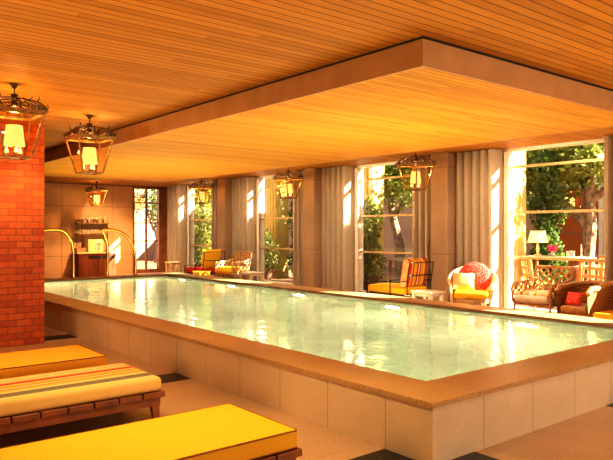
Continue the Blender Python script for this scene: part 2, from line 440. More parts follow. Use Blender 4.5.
bm = B()
box(bm, XL - .2, XG + .13, YF - .2, YB + .2, ZC, ZC + 0.12)
struct('ceiling', bm, 'ceil')
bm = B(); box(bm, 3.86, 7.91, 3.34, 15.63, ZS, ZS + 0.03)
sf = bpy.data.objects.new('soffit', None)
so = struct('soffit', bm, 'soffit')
bm = B()
f = 0.03
box(bm, 3.83, 3.86, 3.31, 15.66, ZS - 0.004, ZC); box(bm, 7.91, 7.94, 3.31, 15.66, ZS - 0.004, ZC)
box(bm, 3.86, 7.91, 3.31, 3.34, ZS - 0.004, ZC); box(bm, 3.86, 7.91, 15.63, 15.66, ZS - 0.004, ZC)
struct('fascia', bm, 'fascia', so)
# solid black strip standing in for the shadow line between soffit fascia and ceiling
bm = B()
box(bm, 3.82, 3.83, 3.30, 15.67, ZC - 0.014, ZC); box(bm, 3.82, 7.95, 3.30, 3.31, ZC - 0.014, ZC)
struct('shadow_strip', bm, 'black', so)

# brick column
bm = B(); box(bm, 0.9, 2.89, 9.46, 11.2, 0, ZC, 0.006)
bc = struct('brick_column', bm, 'brick')

# walls
bm = B(); box(bm, XL - .2, XL, YF, YB, 0, ZC); struct('wall_left', bm, 'plaster')
bm = B(); box(bm, XL, XG + .3, YF - .2, YF, 0, ZC); struct('wall_front', bm, 'plaster')
DX0, DX1 = 9.18, 10.06
bm = B()
box(bm, XL, DX0 - 0.06, YB, YB + .2, 0, ZC); box(bm, DX0 - 0.06, XG + .3, YB, YB + .2, 3.05, ZC)
box(bm, DX0 - .06, XG + .3, YB, YB + .2, 0, ZD)
struct('wall_back', bm, 'backwall')
bm = B(); box(bm, DX1 + 0.04, XG + .3, YB - 0.03, YB + .2, ZD, 3.05); struct('trim_1', bm, 'frame')
bm = B(); box(bm, XL, XG, YB - 0.02, YB, ZC - 0.05, ZC); struct('trim_2', bm, 'frame')
# glazed door in the back wall
bm = B()
box(bm, DX0 - .06, DX0, YB - .03, YB + .15, ZD, 3.05); box(bm, DX1, DX1 + .04, YB - .03, YB + .15, ZD, 3.05)
box(bm, DX0, DX1, YB - .03, YB + .15, 2.99, 3.05); box(bm, DX0, DX1, YB, YB + .1, ZD, ZD + .12)
dr = struct('door_1', bm, 'frame')
bm = B()
for z in (0.58, 1.225, 1.84, 2.52): box(bm, DX0, DX1, YB + .02, YB + .07, z - .02, z + .02)
box(bm, (DX0 + DX1) / 2 - .03, (DX0 + DX1) / 2 + .03, YB + .015, YB + .075, ZD, 2.99)
struct('glazing_bars', bm, 'frame', dr)
bm = B(); box(bm, DX0, DX1, YB + .04, YB + .05, ZD + .1, 2.99); struct('pane', bm, 'wglass', dr)

# window wall: bays of four metres
BAY = 3.97; W0 = 5.02; WW = 1.92
starts = [W0 + BAY * k for k in (-1, 0, 1, 2, 3)]
bm = B()
edges = [YF] + [e for s in starts for e in (s, s + WW)] + [YB]
for k in range(0, len(edges), 2):
    box(bm, XG - .05, XG + .12, edges[k], edges[k + 1], ZD, ZC)
struct('wall_right', bm, 'plaster')
for i, s in enumerate(starts):
    bm = B()
    box(bm, XG - .06, XG + .1, s - .01, s + .04, ZD, ZC - .03); box(bm, XG - .06, XG + .1, s + WW - .04, s + WW + .01, ZD, ZC - .03)
    box(bm, XG - .06, XG + .1, s, s + WW, ZC - .05, ZC - .001); box(bm, XG - .06, XG + .1, s, s + WW, ZD, ZD + .05)
    wf = struct('window_%d' % (i + 1), bm, 'white')
    bm = B()
    for z in (1.10, 1.92, 2.75):
        box(bm, XG - .02, XG + .05, s + .04, s + WW - .04, z - .022, z + .022)
    struct('glazing_bar', bm, 'bar', wf)
    bm = B(); box(bm, XG + .01, XG + .018, s + .04, s + WW - .04, ZD + .05, ZC - .05); struct('pane', bm, 'wglass', wf)
cols = [7.87 + BAY * k for k in (-2, -1, 0, 1, 2, 3)]
for k, y in enumerate(cols):
    bm = B(); box(bm, 9.8, XG - .05, y, y + .42, ZD, ZC, 0.03, 2)
    if y > 19.3: bm.free(); continue
    struct('column', bm, 'column')

def curtain(y0, y1, x, label, group='pleated curtains between the windows'):
    bm = B(); n = max(3, round((y1 - y0) / 0.18)); per = 12; tot = n * per
    for zi in range(1): pass
    rows = []
    zs = [ZD + 0.01, 0.9, 1.8, ZC - 0.02]
    for z in zs:
        r = []
        for i in range(tot + 1):
            u = i / per; ph = 2 * PI * u
            f = u - math.floor(u); e = min(f, 1 - f) * 2      # 0 in the valley, 1 on the rib
            d = min(1, max(0, e - .2) * 2.6) ** 0.4
            wob = 0.010 * math.sin(z * 1.7 + math.floor(u + .5) * 2.3)
            r.append(bm.verts.new((x + 0.10 - 0.25 * d + wob * 0.5, y0 + (y1 - y0) * i / tot + wob * (0 if i in (0, tot) else 1), z)))
        rows.append(r)
    for a, b in zip(rows, rows[1:]):
        for i in range(tot): bm.faces.new((a[i], a[i + 1], b[i + 1], b[i]))
    bmesh.ops.solidify(bm, geom=list(bm.faces), thickness=0.006)
    return tag(obj('curtain', bm, 'curtain', smooth=True), label, 'curtain', group)
wn = ['', 'nearest', 'second', 'third', 'farthest']
names_r = {0: 'window behind the lattice armchair', 1: 'window behind the striped daybed', 2: 'window with the tall yellow garden pier', 3: 'ivy-filled window nearest the back wall'}
for k in range(-1, 4):
    s = W0 + BAY * k
    yc = 7.87 + BAY * (k - 1)
    if k >= 0:
        curtain(yc + .43, s - 0.02, 10.14, 'grey-tan pleated curtain on the right edge of the ' + names_r[k])
    e = min(7.87 + BAY * k, YB - .02)
    if k >= 0:
        curtain(s + WW + .015, e - .01, 10.14, 'grey-tan pleated curtain on the left edge of the ' + names_r[k])
# bright narrow sheer beside each window
for k in range(0, 4):
    s = W0 + BAY * k + WW
    bm = B()
    for i in range(13):
        pass
    pts = [(10.27 + 0.02 * math.sin(i * 1.6), s - 0.10 + 0.10 * i / 12) for i in range(13)]
    lo = [bm.verts.new((p[0], p[1], ZD + .01)) for p in pts]; hi = [bm.verts.new((p[0], p[1], ZC - .06)) for p in pts]
    for i in range(12): bm.faces.new((lo[i], lo[i + 1], hi[i + 1], hi[i]))
    tag(obj('sheer_curtain', bm, 'white', smooth=True), 'narrow white sheer at the left edge of the ' + names_r[k], 'curtain', 'white sheers')

# ------------------------------------------------------------------ lanterns
def make_lantern(label, loc, rod_top=ZC):
    t = thing('hanging_lantern', label, 'lantern', loc, 0, 'scrollwork lanterns')
    zt, zb_ = 0.44, 0.0                 # body top and bottom, local (origin at body bottom)
    a, b = 0.225, 0.125
    bm = B()
    cs = ((-1, -1), (1, -1), (1, 1), (-1, 1))
    for sx, sy in cs: bar(bm, (sx * b, sy * b, 0), (sx * a, sy * a, zt), 0.019)
    for i in range(4):
        p, q = cs[i], cs[(i + 1) % 4]
        bar(bm, (p[0] * b, p[1] * b, 0.006), (q[0] * b, q[1] * b, 0.006), 0.018)
        bar(bm, (p[0] * a, p[1] * a, zt), (q[0] * a, q[1] * a, zt), 0.02)
    obj('frame', bm, 'iron', t)
    bm = B()
    prof = [(0.215, zt - .004), (0.235, zt), (0.262, zt + .022), (0.262, zt + .034), (0.225, zt + .034), (0.205, zt + .01)]
    rg = [[bm.verts.new((sx * h, sy * h, z)) for sx, sy in cs] for h, z in prof]
    for u in range(len(rg)):
        A_, B_ = rg[u], rg[(u + 1) % len(rg)]
        for k in range(4): bm.faces.new((A_[k], A_[(k + 1) % 4], B_[(k + 1) % 4], B_[k]))
    obj('cornice', bm, 'iron', t)
    # crown: open scrolls leaning in to a leafy boss
    bm = B()
    Z = Vector((0, 0, 1))
    def spiral(c, r0, turns, start, d, to, up, n=20):
        pts = []
        for i in range(n):
            u = i / (n - 1); ang = start + d * turns * 2 * PI * u; r = r0 * (1 - 0.78 * u)
            pts.append(c + (to * math.cos(ang) + up * math.sin(ang)) * r)
        return pts
    z0 = zt + 0.03
    for i in range(4):
        p, q = Vector((*cs[i], 0)) * 0.25, Vector((*cs[(i + 1) % 4], 0)) * 0.25
        mid = (p + q) / 2; d = (q - p).normalized(); up = (Z - mid.normalized() * .75).normalized()
        for s in (-1, 1):
            tube(bm, spiral(mid + d * s * .185 + up * .034, .030, 1.3, PI / 2, s, d, up), .006, 5)
            tube(bm, spiral(mid + d * s * .115 + up * .046, .040, 1.4, PI / 2, s, d, up), .0065, 5)
            tube(bm, spiral(mid + d * s * .042 + up * .072, .042, 1.4, PI / 2, -s, d, up), .0065, 5)
            tube(bm, [mid + d * s * .245 + Z * .03 * 0, mid + d * s * .225 + up * .045, mid + d * s * .17 + up * .085, mid + d * s * .10 + up * .12, mid + d * s * .04 + up * .155], .007, 5)
        tube(bm, [mid, mid + up * .08, mid + up * .16], 0.01, 5, rr=[.010, .010, .005])
        tube(bm, [mid + d * .10 + up * .118, mid + d * .115 + up * .15 + Z * .01, mid + d * .14 + up * .15 + Z * .035], .005, 5, rr=[.006, .005, .002])
        cor = p
        tube(bm, [cor, cor * 0.93 + Z * .05, cor * 0.70 + Z * .10, cor * 0.40 + Z * .125, Z * .15], 0.008, 5)
        tube(bm, [cor * .96 + Z * .01, cor * 1.03 + Z * .035, cor * 1.0 + Z * .075], .005, 5, rr=[.008, .006, .002])
        tube(bm, [cor * .70 + Z * .10, cor * .76 + Z * .13, cor * .74 + Z * .165], .005, 5, rr=[.007, .006, .002])
    for v in bm.verts: v.co.z += z0
    obj('scroll_crown', bm, 'shadediron', t, smooth=True)
    bm = B()
    for i in range(10):
        an = 2 * PI * i / 10; dv = Vector((math.cos(an), math.sin(an), 0))
        for ln, up in ((0.085, 0.03), (0.06, 0.085)):
            b0 = Vector((0, 0, z0 + .09)); tip = b0 + dv * ln + Vector((0, 0, up)); sd = Vector((-dv.y, dv.x, 0)) * 0.018; md = b0 + dv * ln * .5 + Vector((0, 0, up * .9 + .012))
            v = [bm.verts.new(x) for x in (b0, md + sd, tip, md - sd)]; bm.faces.new(v)
    lathe(bm, [(0.004, 0.04), (0.03, 0.06), (0.035, 0.09), (0.02, 0.12), (0.012, 0.17), (0.016, 0.18), (0.004, 0.19)], 10, (0, 0, z0))
    obj('leaf_boss', bm, 'shadediron', t)
    bm = B()
    top = rod_top - loc[2]
    tube(bm, [(0, 0, z0 + .17), (0, 0, top - .01)], 0.006, 6)
    lathe(bm, [(0.012, -0.05), (0.022, -0.04), (0.035, -0.012), (0.05, -0.006), (0.05, 0)], 14, (0, 0, top))
    obj('hanging_rod', bm, 'shadediron', t, smooth=True)
    bm = B()
    for i in range(4):
        p, q = cs[i], cs[(i + 1) % 4]; k = 0.97
        v = [bm.verts.new(x) for x in ((p[0] * b * k, p[1] * b * k, .01), (q[0] * b * k, q[1] * b * k, .01), (q[0] * a * k, q[1] * a * k, zt), (p[0] * a * k, p[1] * a * k, zt))]
        bm.faces.new(v)
    obj('glass_panes', bm, 'lglass', t)
    bm = B(); lathe(bm, [(0.102, 0.125), (0.078, 0.335)], 20, (0.0, 0, 0), False); obj('lamp_shade', bm, 'shade', t, smooth=True)
    bm = B(); tube(bm, [(0, 0, 0.01), (0, 0, 0.16)], 0.012, 8); lathe(bm, [(0.05, 0), (0.03, .012), (.012, .02)], 12)
    for i in range(3):
        an = 2 * PI * i / 3 + 0.5; x, y = 0.075 * math.cos(an), 0.075 * math.sin(an)
        tube(bm, [(0, 0, .03), (x * .6, y * .6, .015), (x, y, .04)], .006, 6)
        lathe(bm, [(.01, 0), (.026, .012), (.026, .018)], 10, (x, y, .035))
    obj('candle_arms', bm, 'iron', t, smooth=True)
    for i in range(3):
        bm = B(); an = 2 * PI * i / 3 + 0.5; x, y = 0.075 * math.cos(an), 0.075 * math.sin(an)
        lathe(bm, [(.012, 0), (.02, .02), (.016, .045), (.003, .075)], 10, (x, y, .045))
        obj('bulb', bm, 'flame', t, smooth=True)
    return t
LB = 2.33
la = make_lantern('large bronze scrollwork lantern in front of the brick column', (1.84, 7.0, LB))
G = 'scrollwork lanterns'
dup(la, (3.1, 8.3, LB), 0, 'bronze scrollwork lantern hanging from the lower wood ceiling just right of the brick column', G)
dup(la, (7.46, 19.4, LB), 0, 'small bronze lantern hanging over the drinks cabinet on the back wall', G)
dup(la, (9.0, 7.95, LB), 0, 'bronze lantern hanging above the striped daybed', G)
dup(la, (9.1, 11.9, LB), 0, 'bronze lantern hanging beside the window with the tall yellow garden pier', G)
dup(la, (9.1, 15.9, LB), 0, 'bronze lantern hanging in front of the ivy-filled window', G)
# one hung outside, beyond the back door
lo_ = dup(la, (10.05, 22.2, LB), 0, 'dark lantern seen through the glazed back door', G)

# ------------------------------------------------------------------ benches
def make_bench(label, loc, cush, piping=True):
    t = thing('lounge_bench', label, 'bench', loc, 0)
    bm = B()
    for i in range(10):
        x0 = -1.02 + i * 0.204
        box(bm, x0 + .005, x0 + .199, -0.42, 0.42, .195, .24, .004, 1)
    obj('slats', bm, 'teak', t)
    bm = B()
    for s in (-1, 1): box(bm, -1.0, 0.98, s * .385 - .018, s * .385 + .018, .125, .194, .003, 1)
    for s in (-1, 1): box(bm, s * .96 - .018, s * .96 + .018, -.367, .367, .13, .193, .003, 1)
    obj('side_rails', bm, 'teak', t)
    for sx in (-1, 1):
        for sy in (-1, 1):
            bm = B(); x, y = sx * .93, sy * .375
            a = [bm.verts.new((x + dx * .022 + sx * .02, y + dy * .024, 0)) for dx, dy in ((-1, -1), (1, -1), (1, 1), (-1, 1))]
            b = [bm.verts.new((x + dx * .040, y + dy * .028, .194)) for dx, dy in ((-1, -1), (1, -1), (1, 1), (-1, 1))]
            for k in range(4): bm.faces.new((a[k], a[(k + 1) % 4], b[(k + 1) % 4], b[k]))
            bm.faces.new(a[::-1]); bm.faces.new(b)
            obj('leg', bm, 'teak', t)
    bm = B()
    X0, X1, Y0, Y1, Z0, Z1 = -1.0, 1.0, -.40, .40, .241, .36
    n, mm = 30, 14
    box(bm, X0, X1, Y0, Y1, Z0, Z1, 0.022 if piping else 0.034, 3)
    cu = obj('mattress', bm, cush, t, smooth=True)
    if piping:
        bm = B()
        r = .022
        def loop(z, i=0.006):
            pts = []
            for cx, cy, a0 in ((X1 - r, Y1 - r, 0), (X0 + r, Y1 - r, PI / 2), (X0 + r, Y0 + r, PI), (X1 - r, Y0 + r, 3 * PI / 2)):
                for k in range(5):
                    an = a0 + k * PI / 8; pts.append((cx + (r - i) * math.cos(an), cy + (r - i) * math.sin(an), z))
            return pts
        tube(bm, loop(Z1 - .006), .0055, 6, True); tube(bm, loop(Z0 + .008), .0055, 6, True)
        obj('piping', bm, 'pipe', cu, smooth=True)
    return t
b1 = make_bench('low teak bench with yellow mattress, nearest the camera', (1.5, 3.565, 0), 'yellow')
b2 = make_bench('low teak bench with striped mattress, between two yellow benches', (1.5, 5.42, 0), 'stripe_long', False)
b3 = dup(b1, (1.5, 6.62, 0), 0, 'low bench with amber mattress, behind the striped one, nearest the brick column', None, {'mattress': 'amber'})
b1['group'] = b2['group'] = b3['group'] = 'lounge benches beside the pool'

# ------------------------------------------------------------------ poolside rails
def rail(label, x0, x1, hook):
    bm = B(); y = 15.9; z = ZP; top = 1.60
    pts = [(x0, y, z), (x0, y, 1.15)]
    if hook:
        pts += [(x0 - .03, y, 1.35), (x0 - .10, y, 1.52), (x0 - .14, y, 1.59), (x0 - .08, y, 1.61), (x0 + .1, y, top)]
        pts += [(x1 - .42, y, 1.55), (x1 - .2, y, 1.40), (x1 - .06, y, 1.18), (x1, y, .9)]
    else:
        pts += [(x0 + .03, y, 1.4), (x0 + .14, y, 1.56), (x0 + .3, y, top), (x1 - .35, y, top), (x1 - .2, y, 1.54), (x1 - .08, y, 1.38), (x1 - .01, y, 1.15)]
    pts += [(x1, y, z)]
    # smooth by Catmull-Rom
    P = [Vector(p) for p in pts]; out = []
    for i in range(len(P) - 1):
        p0, p1, p2, p3 = P[max(i - 1, 0)], P[i], P[i + 1], P[min(i + 2, len(P) - 1)]
        for k in range(5):
            u = k / 5
            out.append(0.5 * ((2 * p1) + (-p0 + p2) * u + (2 * p0 - 5 * p1 + 4 * p2 - p3) * u * u + (-p0 + 3 * p1 - 3 * p2 + p3) * u ** 3))
    out.append(P[-1])
    t = thing('pool_handrail', label, 'handrail', (0, 0, 0), 0, 'brass pool handrails')
    tube(bm, out, 0.036, 10); obj('rail', bm, 'brass', t, smooth=True)
    for x in (x0, x1):
        bm = B(); lathe(bm, [(.075, 0), (.075, .01), (.045, .03)], 16, (x, y, z)); obj('floor_flange', bm, 'brass', t, smooth=True)
rail('curved brass handrail at the far pool end, beside the brick column', 4.65, 5.54, False)
rail('curved brass handrail at the far pool end, in front of the back door and cabinet', 6.40, 7.14, True)

# ------------------------------------------------------------------ drinks cabinet and shelf
YW = YB
t = thing('drinks_cabinet', 'dark red-brown drinks cabinet against the back wall', 'cabinet', (7.74, YB - .27, 0))
bm = B(); box(bm, -.62, .58, -.25, .26, 0, .86, .005); obj('body', bm, 'darkwood', t)
bm = B(); box(bm, -.66, .62, -.28, .265, .86, .90, .004); obj('worktop', bm, 'cream', t)
for x in (-.30, .14):
    bm = B(); box(bm, x, x + .38, -.258, -.249, .70, .79); obj('vent', bm, 'black', t)
for x in (-.58, .0):
    bm = B(); box(bm, x, x + .55, -.262, -.25, .05, .66, .004); dd = obj('door', bm, 'darkwood', t)
    bm = B(); tube(bm, [(x + .5, -.27, .4), (x + .5, -.29, .42), (x + .5, -.29, .54), (x + .5, -.27, .56)], .006, 6); obj('handle', bm, 'brass', dd)
t = thing('wall_shelf', 'two-tier metal glass shelf above the drinks cabinet', 'shelf', (7.70, YB - .15, .9))
SH1, SH2 = 1.475 - .9, 1.81 - .9
for x in (-.50, -.34, .36, .50):
    bm = B(); tube(bm, [(x, 0, 0), (x, 0, SH2 + .08)], .012, 6); obj('upright', bm, 'iron', t)
for z in (SH1, SH2):
    bm = B(); box(bm, -.54, .54, -.13, .13, z - .015, z + .01, .003); obj('shelf_board', bm, 'iron', t)
def glassware(prof, name, label, cat, group, xs, y, z, mat='glass'):
    first = None
    for x in xs:
        if first is None:
            bm = B(); lathe(bm, prof, 12, (0, 0, 0), False); first = obj(name, bm, mat, smooth=True)
            first.location = (x, y, z); tag(first, label, cat, group)
        else:
            c = first.copy(); C.objects.link(c); c.location = (x, y, z)
gob = [(.035, 0), (.034, .004), (.006, .01), (.006, .08), (.03, .10), (.042, .14), (.038, .19)]
glassware(gob, 'stemmed_glass', 'small clear stemmed glass on the top shelf over the drinks cabinet', 'glass', 'stemmed glasses on the top shelf', [7.29, 7.39, 7.49, 7.70, 7.80, 7.90, 8.08], YB - .17, .9 + SH2 + .011)
glassware([(.03, 0), (.036, .1), (.037, .13)], 'tumbler', 'small clear tumbler on the lower shelf over the drinks cabinet', 'glass', 'tumblers on the lower shelf', [7.26, 7.36, 7.46, 7.56, 7.66, 7.76, 7.86], YB - .17, .9 + SH1 + .011)
glassware([(.035, 0), (.04, .1), (.04, .16), (.012, .22), (.012, .30)], 'decanter', 'tall clear decanter on the top shelf over the drinks cabinet', 'decanter', None, [7.60], YB - .13, .9 + SH2 + .011)
t = thing('dispenser_box', 'cream two-door dispenser box on the drinks cabinet', 'appliance', (7.70, YB - .27, .901))
bm = B(); box(bm, -.25, .25, -.17, .17, .0, .40, .015); obj('body', bm, 'cream', t)
bm = B(); box(bm, -.015, .21, -.182, -.17, .04, .37, .008); p_ = obj('front_panel', bm, 'white', t)
bm = B(); box(bm, .08, .10, -.20, -.182, .08, .26); box(bm, .02, .17, -.195, -.182, .26, .275); obj('tap', bm, 'brass', p_)
bm = B(); box(bm, -.14, .14, -.1, .1, 0, .13, .01); box(bm, -.15, .15, -.11, .11, .11, .135, .004)
tag(obj('storage_box', bm, 'fascia', loc=(7.26, YB - .27, .901)), 'small tan lidded box at the left end of the drinks cabinet', 'box')
bm = B()
for i in range(6): box(bm, -.1 + .004 * i, .1 - .002 * i, -.09, .09, .015 * i, .015 * i + .013)
tag(obj('napkin_stack', bm, 'cream', loc=(8.16, YB - .27, .901)), 'small stack of cream napkins at the right end of the cabinet', 'napkins')

# ------------------------------------------------------------------ deck furniture
def rot_about(v, c): return v
def make_lattice_chair(label, loc, rz, body='rattan', cush='stripe_seat', edge='paleseat'):
    """faces -X in local space"""
    t = thing('lattice_armchair', label, 'armchair', loc, rz, 'rattan lattice armchairs')
    W, D = .325, .31
    def lattice(bm, o, u, v, w, h, n, m, r=.010):
        # diagonal strips within a parallelogram
        step = w / n
        k = -int(h / step) - 1
        o, u, v = Vector(o), Vector(u).normalized(), Vector(v).normalized()
        for sgn in (1, -1):
            for i in range(-40, 60):
                c = i * step
                # line x = c + sgn*y
                pts = []
                y0, y1 = 0.0, h
                if sgn == 1:
                    ya = max(0, -c); yb = min(h, w - c)
                else:
                    ya = max(0, c - w); yb = min(h, c)
                if yb - ya > 0.03:
                    bar(bm, o + u * (c + sgn * ya) + v * ya, o + u * (c + sgn * yb) + v * yb, .010, .026)
    zt = .84; zs = .34; lean = .12
    bm = B()
    p = [(D - .04, -W, zs), (D - .04 + lean, -W, zt), (D - .04 + lean, W, zt), (D - .04, W, zs)]
    tube(bm, [p[0], p[1]], .020, 8); tube(bm, [p[2], p[3]], .020, 8); tube(bm, [p[1], p[2]], .022, 8); tube(bm, [p[3], p[0]], .018, 8)
    bf = obj('back_frame', bm, body, t, smooth=True)
    bm = B(); lattice(bm, p[0], (0, 1, 0), (lean, 0, zt - zs), 2 * W, math.hypot(lean, zt - zs), 5, 4); obj('back_lattice', bm, body, bf)
    for s in (-1, 1):
        bm = B()
        arm = [(-D, s * W, zs - .04), (-D - .02, s * (W + .01), .50), (-D + .03, s * (W + .015), .585), (-D + .15, s * (W + .01), .60), (0.1, s * W, .60), (D, s * W, .66)]
        tube(bm, arm, .020, 8); tube(bm, [(-D, s * W, zs - .04), (D - .04, s * W, zs - .04)], .015, 8)
        af = obj('arm_frame', bm, body, t, smooth=True)
        bm = B(); lattice(bm, (-D + .01, s * W, zs - .04), (1, 0, 0), (0, 0, 1), 2 * D - .04, .29, 4, 3); obj('arm_lattice', bm, body, af)
        for sx in (-1, 1):
            bm = B(); tube(bm, [(sx * (D - .02), s * (W - .01), 0), (sx * (D - .02), s * (W - .01), zs)], .018, 8, rr=[.014, .02]); obj('leg', bm, body, t, smooth=True)
    bm = B(); box(bm, -D + .02, D - .03, -W + .02, W - .02, zs - .09, zs - .045, .01); obj('seat_frame', bm, body, t)
    bm = B(); box(bm, -D - .01, D - .06, -W + .035, W - .035, zs + .055, zs + .125, .03, 4); cu = obj('seat_cushion', bm, cush, t, smooth=True)
    bm = B(); box(bm, -D - .035, D - .06, -W + .03, W - .03, zs - .045, zs + .085, .055, 5); cu = obj('cushion_border', bm, edge, t, smooth=True)
    return t
lc = make_lattice_chair('brown rattan lattice armchair with pale striped seat, in front of the nearest window', (9.5, 5.72, ZD), 0)
dup(lc, (9.4, 14.75, ZD), 0.15, 'distant rattan lattice armchair with yellow seat cushion', 'rattan lattice armchairs', {'seat_cushion': 'yellow', 'cushion_border': 'yellow', 'arm_lattice': 'ltrattan', 'arm_frame': 'ltrattan'})

def make_tub_chair(label, loc, rz):
    t = thing('tub_armchair', label, 'armchair', loc, rz)
    bm = B(); n = 26
    def rad(an): return 1
    inner, rim = [], []
    A0, A1 = math.radians(-118), math.radians(118)
    pts_rim = []
    rows = []
    for j in range(5):
        v = j / 4; row = []
        for i in range(n + 1):
            an = A0 + (A1 - A0) * i / n           # 0 = back (+X)
            htop = .52 + .31 * max(0, math.cos(an * .75)) ** 1.3
            z = .22 + (htop - .22) * v
            R = .34 + .08 * v
            row.append((R * math.cos(an) * .95, R * 1.03 * math.sin(an), z))
        rows.append(row)
    V = [[bm.verts.new(p) for p in r] for r in rows]
    for a, b in zip(V, V[1:]):
        for i in range(n): bm.faces.new((a[i], a[i + 1], b[i + 1], b[i]))
    bmesh.ops.solidify(bm, geom=list(bm.faces), thickness=.025)
    obj('tub_shell', bm, 'cane', t, smooth=True)
    bm = B(); top = rows[-1]
    f0, f1 = top[0], top[-1]
    pts = [(f0[0] - .03, f0[1] * .86, .06), (f0[0] - .05, f0[1] * .93, .3), (f0[0] - .04, f0[1], .48)] + top + [(f1[0] - .04, f1[1], .48), (f1[0] - .05, f1[1] * .93, .3), (f1[0] - .03, f1[1] * .86, .06)]
    tube(bm, pts, .026, 8); obj('rim', bm, 'ltrattan', t, smooth=True)
    bm = B(); lathe(bm, [(.33, .20), (.345, .24), (.345, .28), (.30, .285)], 28); obj('seat_frame', bm, 'cane', t, smooth=True)
    bm = B(); box(bm, -.36, .30, -.31, .31, .285, .42, .05, 4); obj('seat_cushion', bm, 'yellow', t, smooth=True)
    for sx, sy in ((-.22, -.26), (-.22, .26), (.24, -.2), (.24, .2)):
        bm = B(); tube(bm, [(sx, sy, 0), (sx * .9, sy * .9, .21)], .02, 8, rr=[.016, .024]); obj('leg', bm, 'ltrattan', t, smooth=True)
    return t
TC = (9.42, 7.02, ZD)
rz = math.radians(33)
make_tub_chair('pale cane tub armchair with yellow seat, in front of the curtain', TC, rz).scale = (.93, .93, .95)
def at(loc, rz, x, y, z): return (loc[0] + x * math.cos(rz) - y * math.sin(rz), loc[1] + x * math.sin(rz) + y * math.cos(rz), loc[2] + z)
bm = B(); pillow(bm, .56, .58, .18, rnd_=True)
tag(obj('round_cushion', bm, 'redpat', smooth=True, loc=at(TC, rz, .14, -.04, .61), rot=(0, math.radians(-72), rz)), 'round red patterned cushion leaning in the cane tub chair', 'cushion')
bm = B(); pillow(bm, .32, .38, .13)
tag(obj('square_cushion', bm, 'starpat', smooth=True, loc=at(TC, rz, -.06, .14, .55), rot=(0, math.radians(-66), rz)), 'tan and white square cushion in front of the red one in the tub chair', 'cushion')

def make_daybed(label, loc, rz, seat='yellow', back='stripe_back'):
    """seat runs along local +Y, back at -Y end"""
    t = thing('metal_daybed', label, 'daybed', loc, rz, 'metal daybeds')
    w = .33
    bm = B()
    for s in (-1, 1):
        tube(bm, [(s * w, -.62, .22), (s * w, .42, .22)], .010, 6)
        tube(bm, [(s * w, -.62, 0), (s * w, -.64, .45), (s * w, -.71, .84)], .010, 6)
        tube(bm, [(s * w, -.2, 0), (s * w, -.2, .46)], .010, 6); tube(bm, [(s * w, .42, 0), (s * w, .42, .42), ], .013, 6)
        tube(bm, [(s * w, -.66, .50), (s * w, -.3, .46), (s * w, .1, .46), (s * w, .42, .42)], .010, 6)
    for y, z in ((-.62, .22), (.42, .22), (-.71, .84), (-.67, .6)): tube(bm, [(-w, y, z), (w, y, z)], .010, 6)
    obj('metal_frame', bm, 'blackmetal', t, smooth=True)
    bm = B()
    for y in [-.5 + .15 * i for i in range(6)]: box(bm, -w, w, y, y + .06, .222, .232)
    obj('seat_slats', bm, 'blackmetal', t)
    bm = B(); box(bm, -w + .01, w - .01, -.58, .44, .235, .38, .05, 4)
    obj('seat_cushion', bm, seat, t, smooth=True)
    bm = B(); pillow(bm, .60, .58, .24, p=6)
    obj('back_cushion', bm, back, t, smooth=True, loc=(0, -.50, .64), rot=(math.radians(101), 0, 0))
    return t
db = make_daybed('black metal daybed with yellow seat and striped back cushion', (9.34, 8.80, ZD), 0)
dup(db, (9.35, 16.3, ZD), 0, 'distant daybed with red seat and tall yellow back cushion, near the ivy-filled window', 'metal daybeds', {'seat_cushion': 'red', 'back_cushion': 'yellow'})

def make_side_table(label, loc, w, d, h, mat='white', g='low side tables'):
    t = thing('side_table', label, 'side table', loc, 0, g)
    bm = B(); box(bm, -w / 2, w / 2, -d / 2, d / 2, h - .035, h, .008); obj('table_top', bm, mat, t)
    for sx in (-1, 1):
        for sy in (-1, 1):
            bm = B(); x, y = sx * (w / 2 - .05), sy * (d / 2 - .05); box(bm, x - .03, x + .03, y - .03, y + .03, 0, h - .036, .004); obj('leg', bm, mat, t)
    bm = B(); box(bm, -w / 2 + .05, w / 2 - .05, -d / 2 + .05, d / 2 - .05, h - .09, h - .036); obj('apron', bm, mat, t)
    return t
make_side_table('low white side table at the foot of the concrete column, beside the tub chair', (9.0, 7.66, ZD), .40, .48, .36)
make_side_table('small white side table right of the distant lattice armchair', (9.1, 13.45, ZD), .42, .55, .40)
make_side_table('low yellow stool in front of the distant red daybed', (8.85, 15.45, ZD), .36, .40, .33, 'yellow')
make_side_table('small pale side table by the curtain nearest the back wall', (9.45, 18.2, ZD), .42, .42, .46, 'ltrattan')

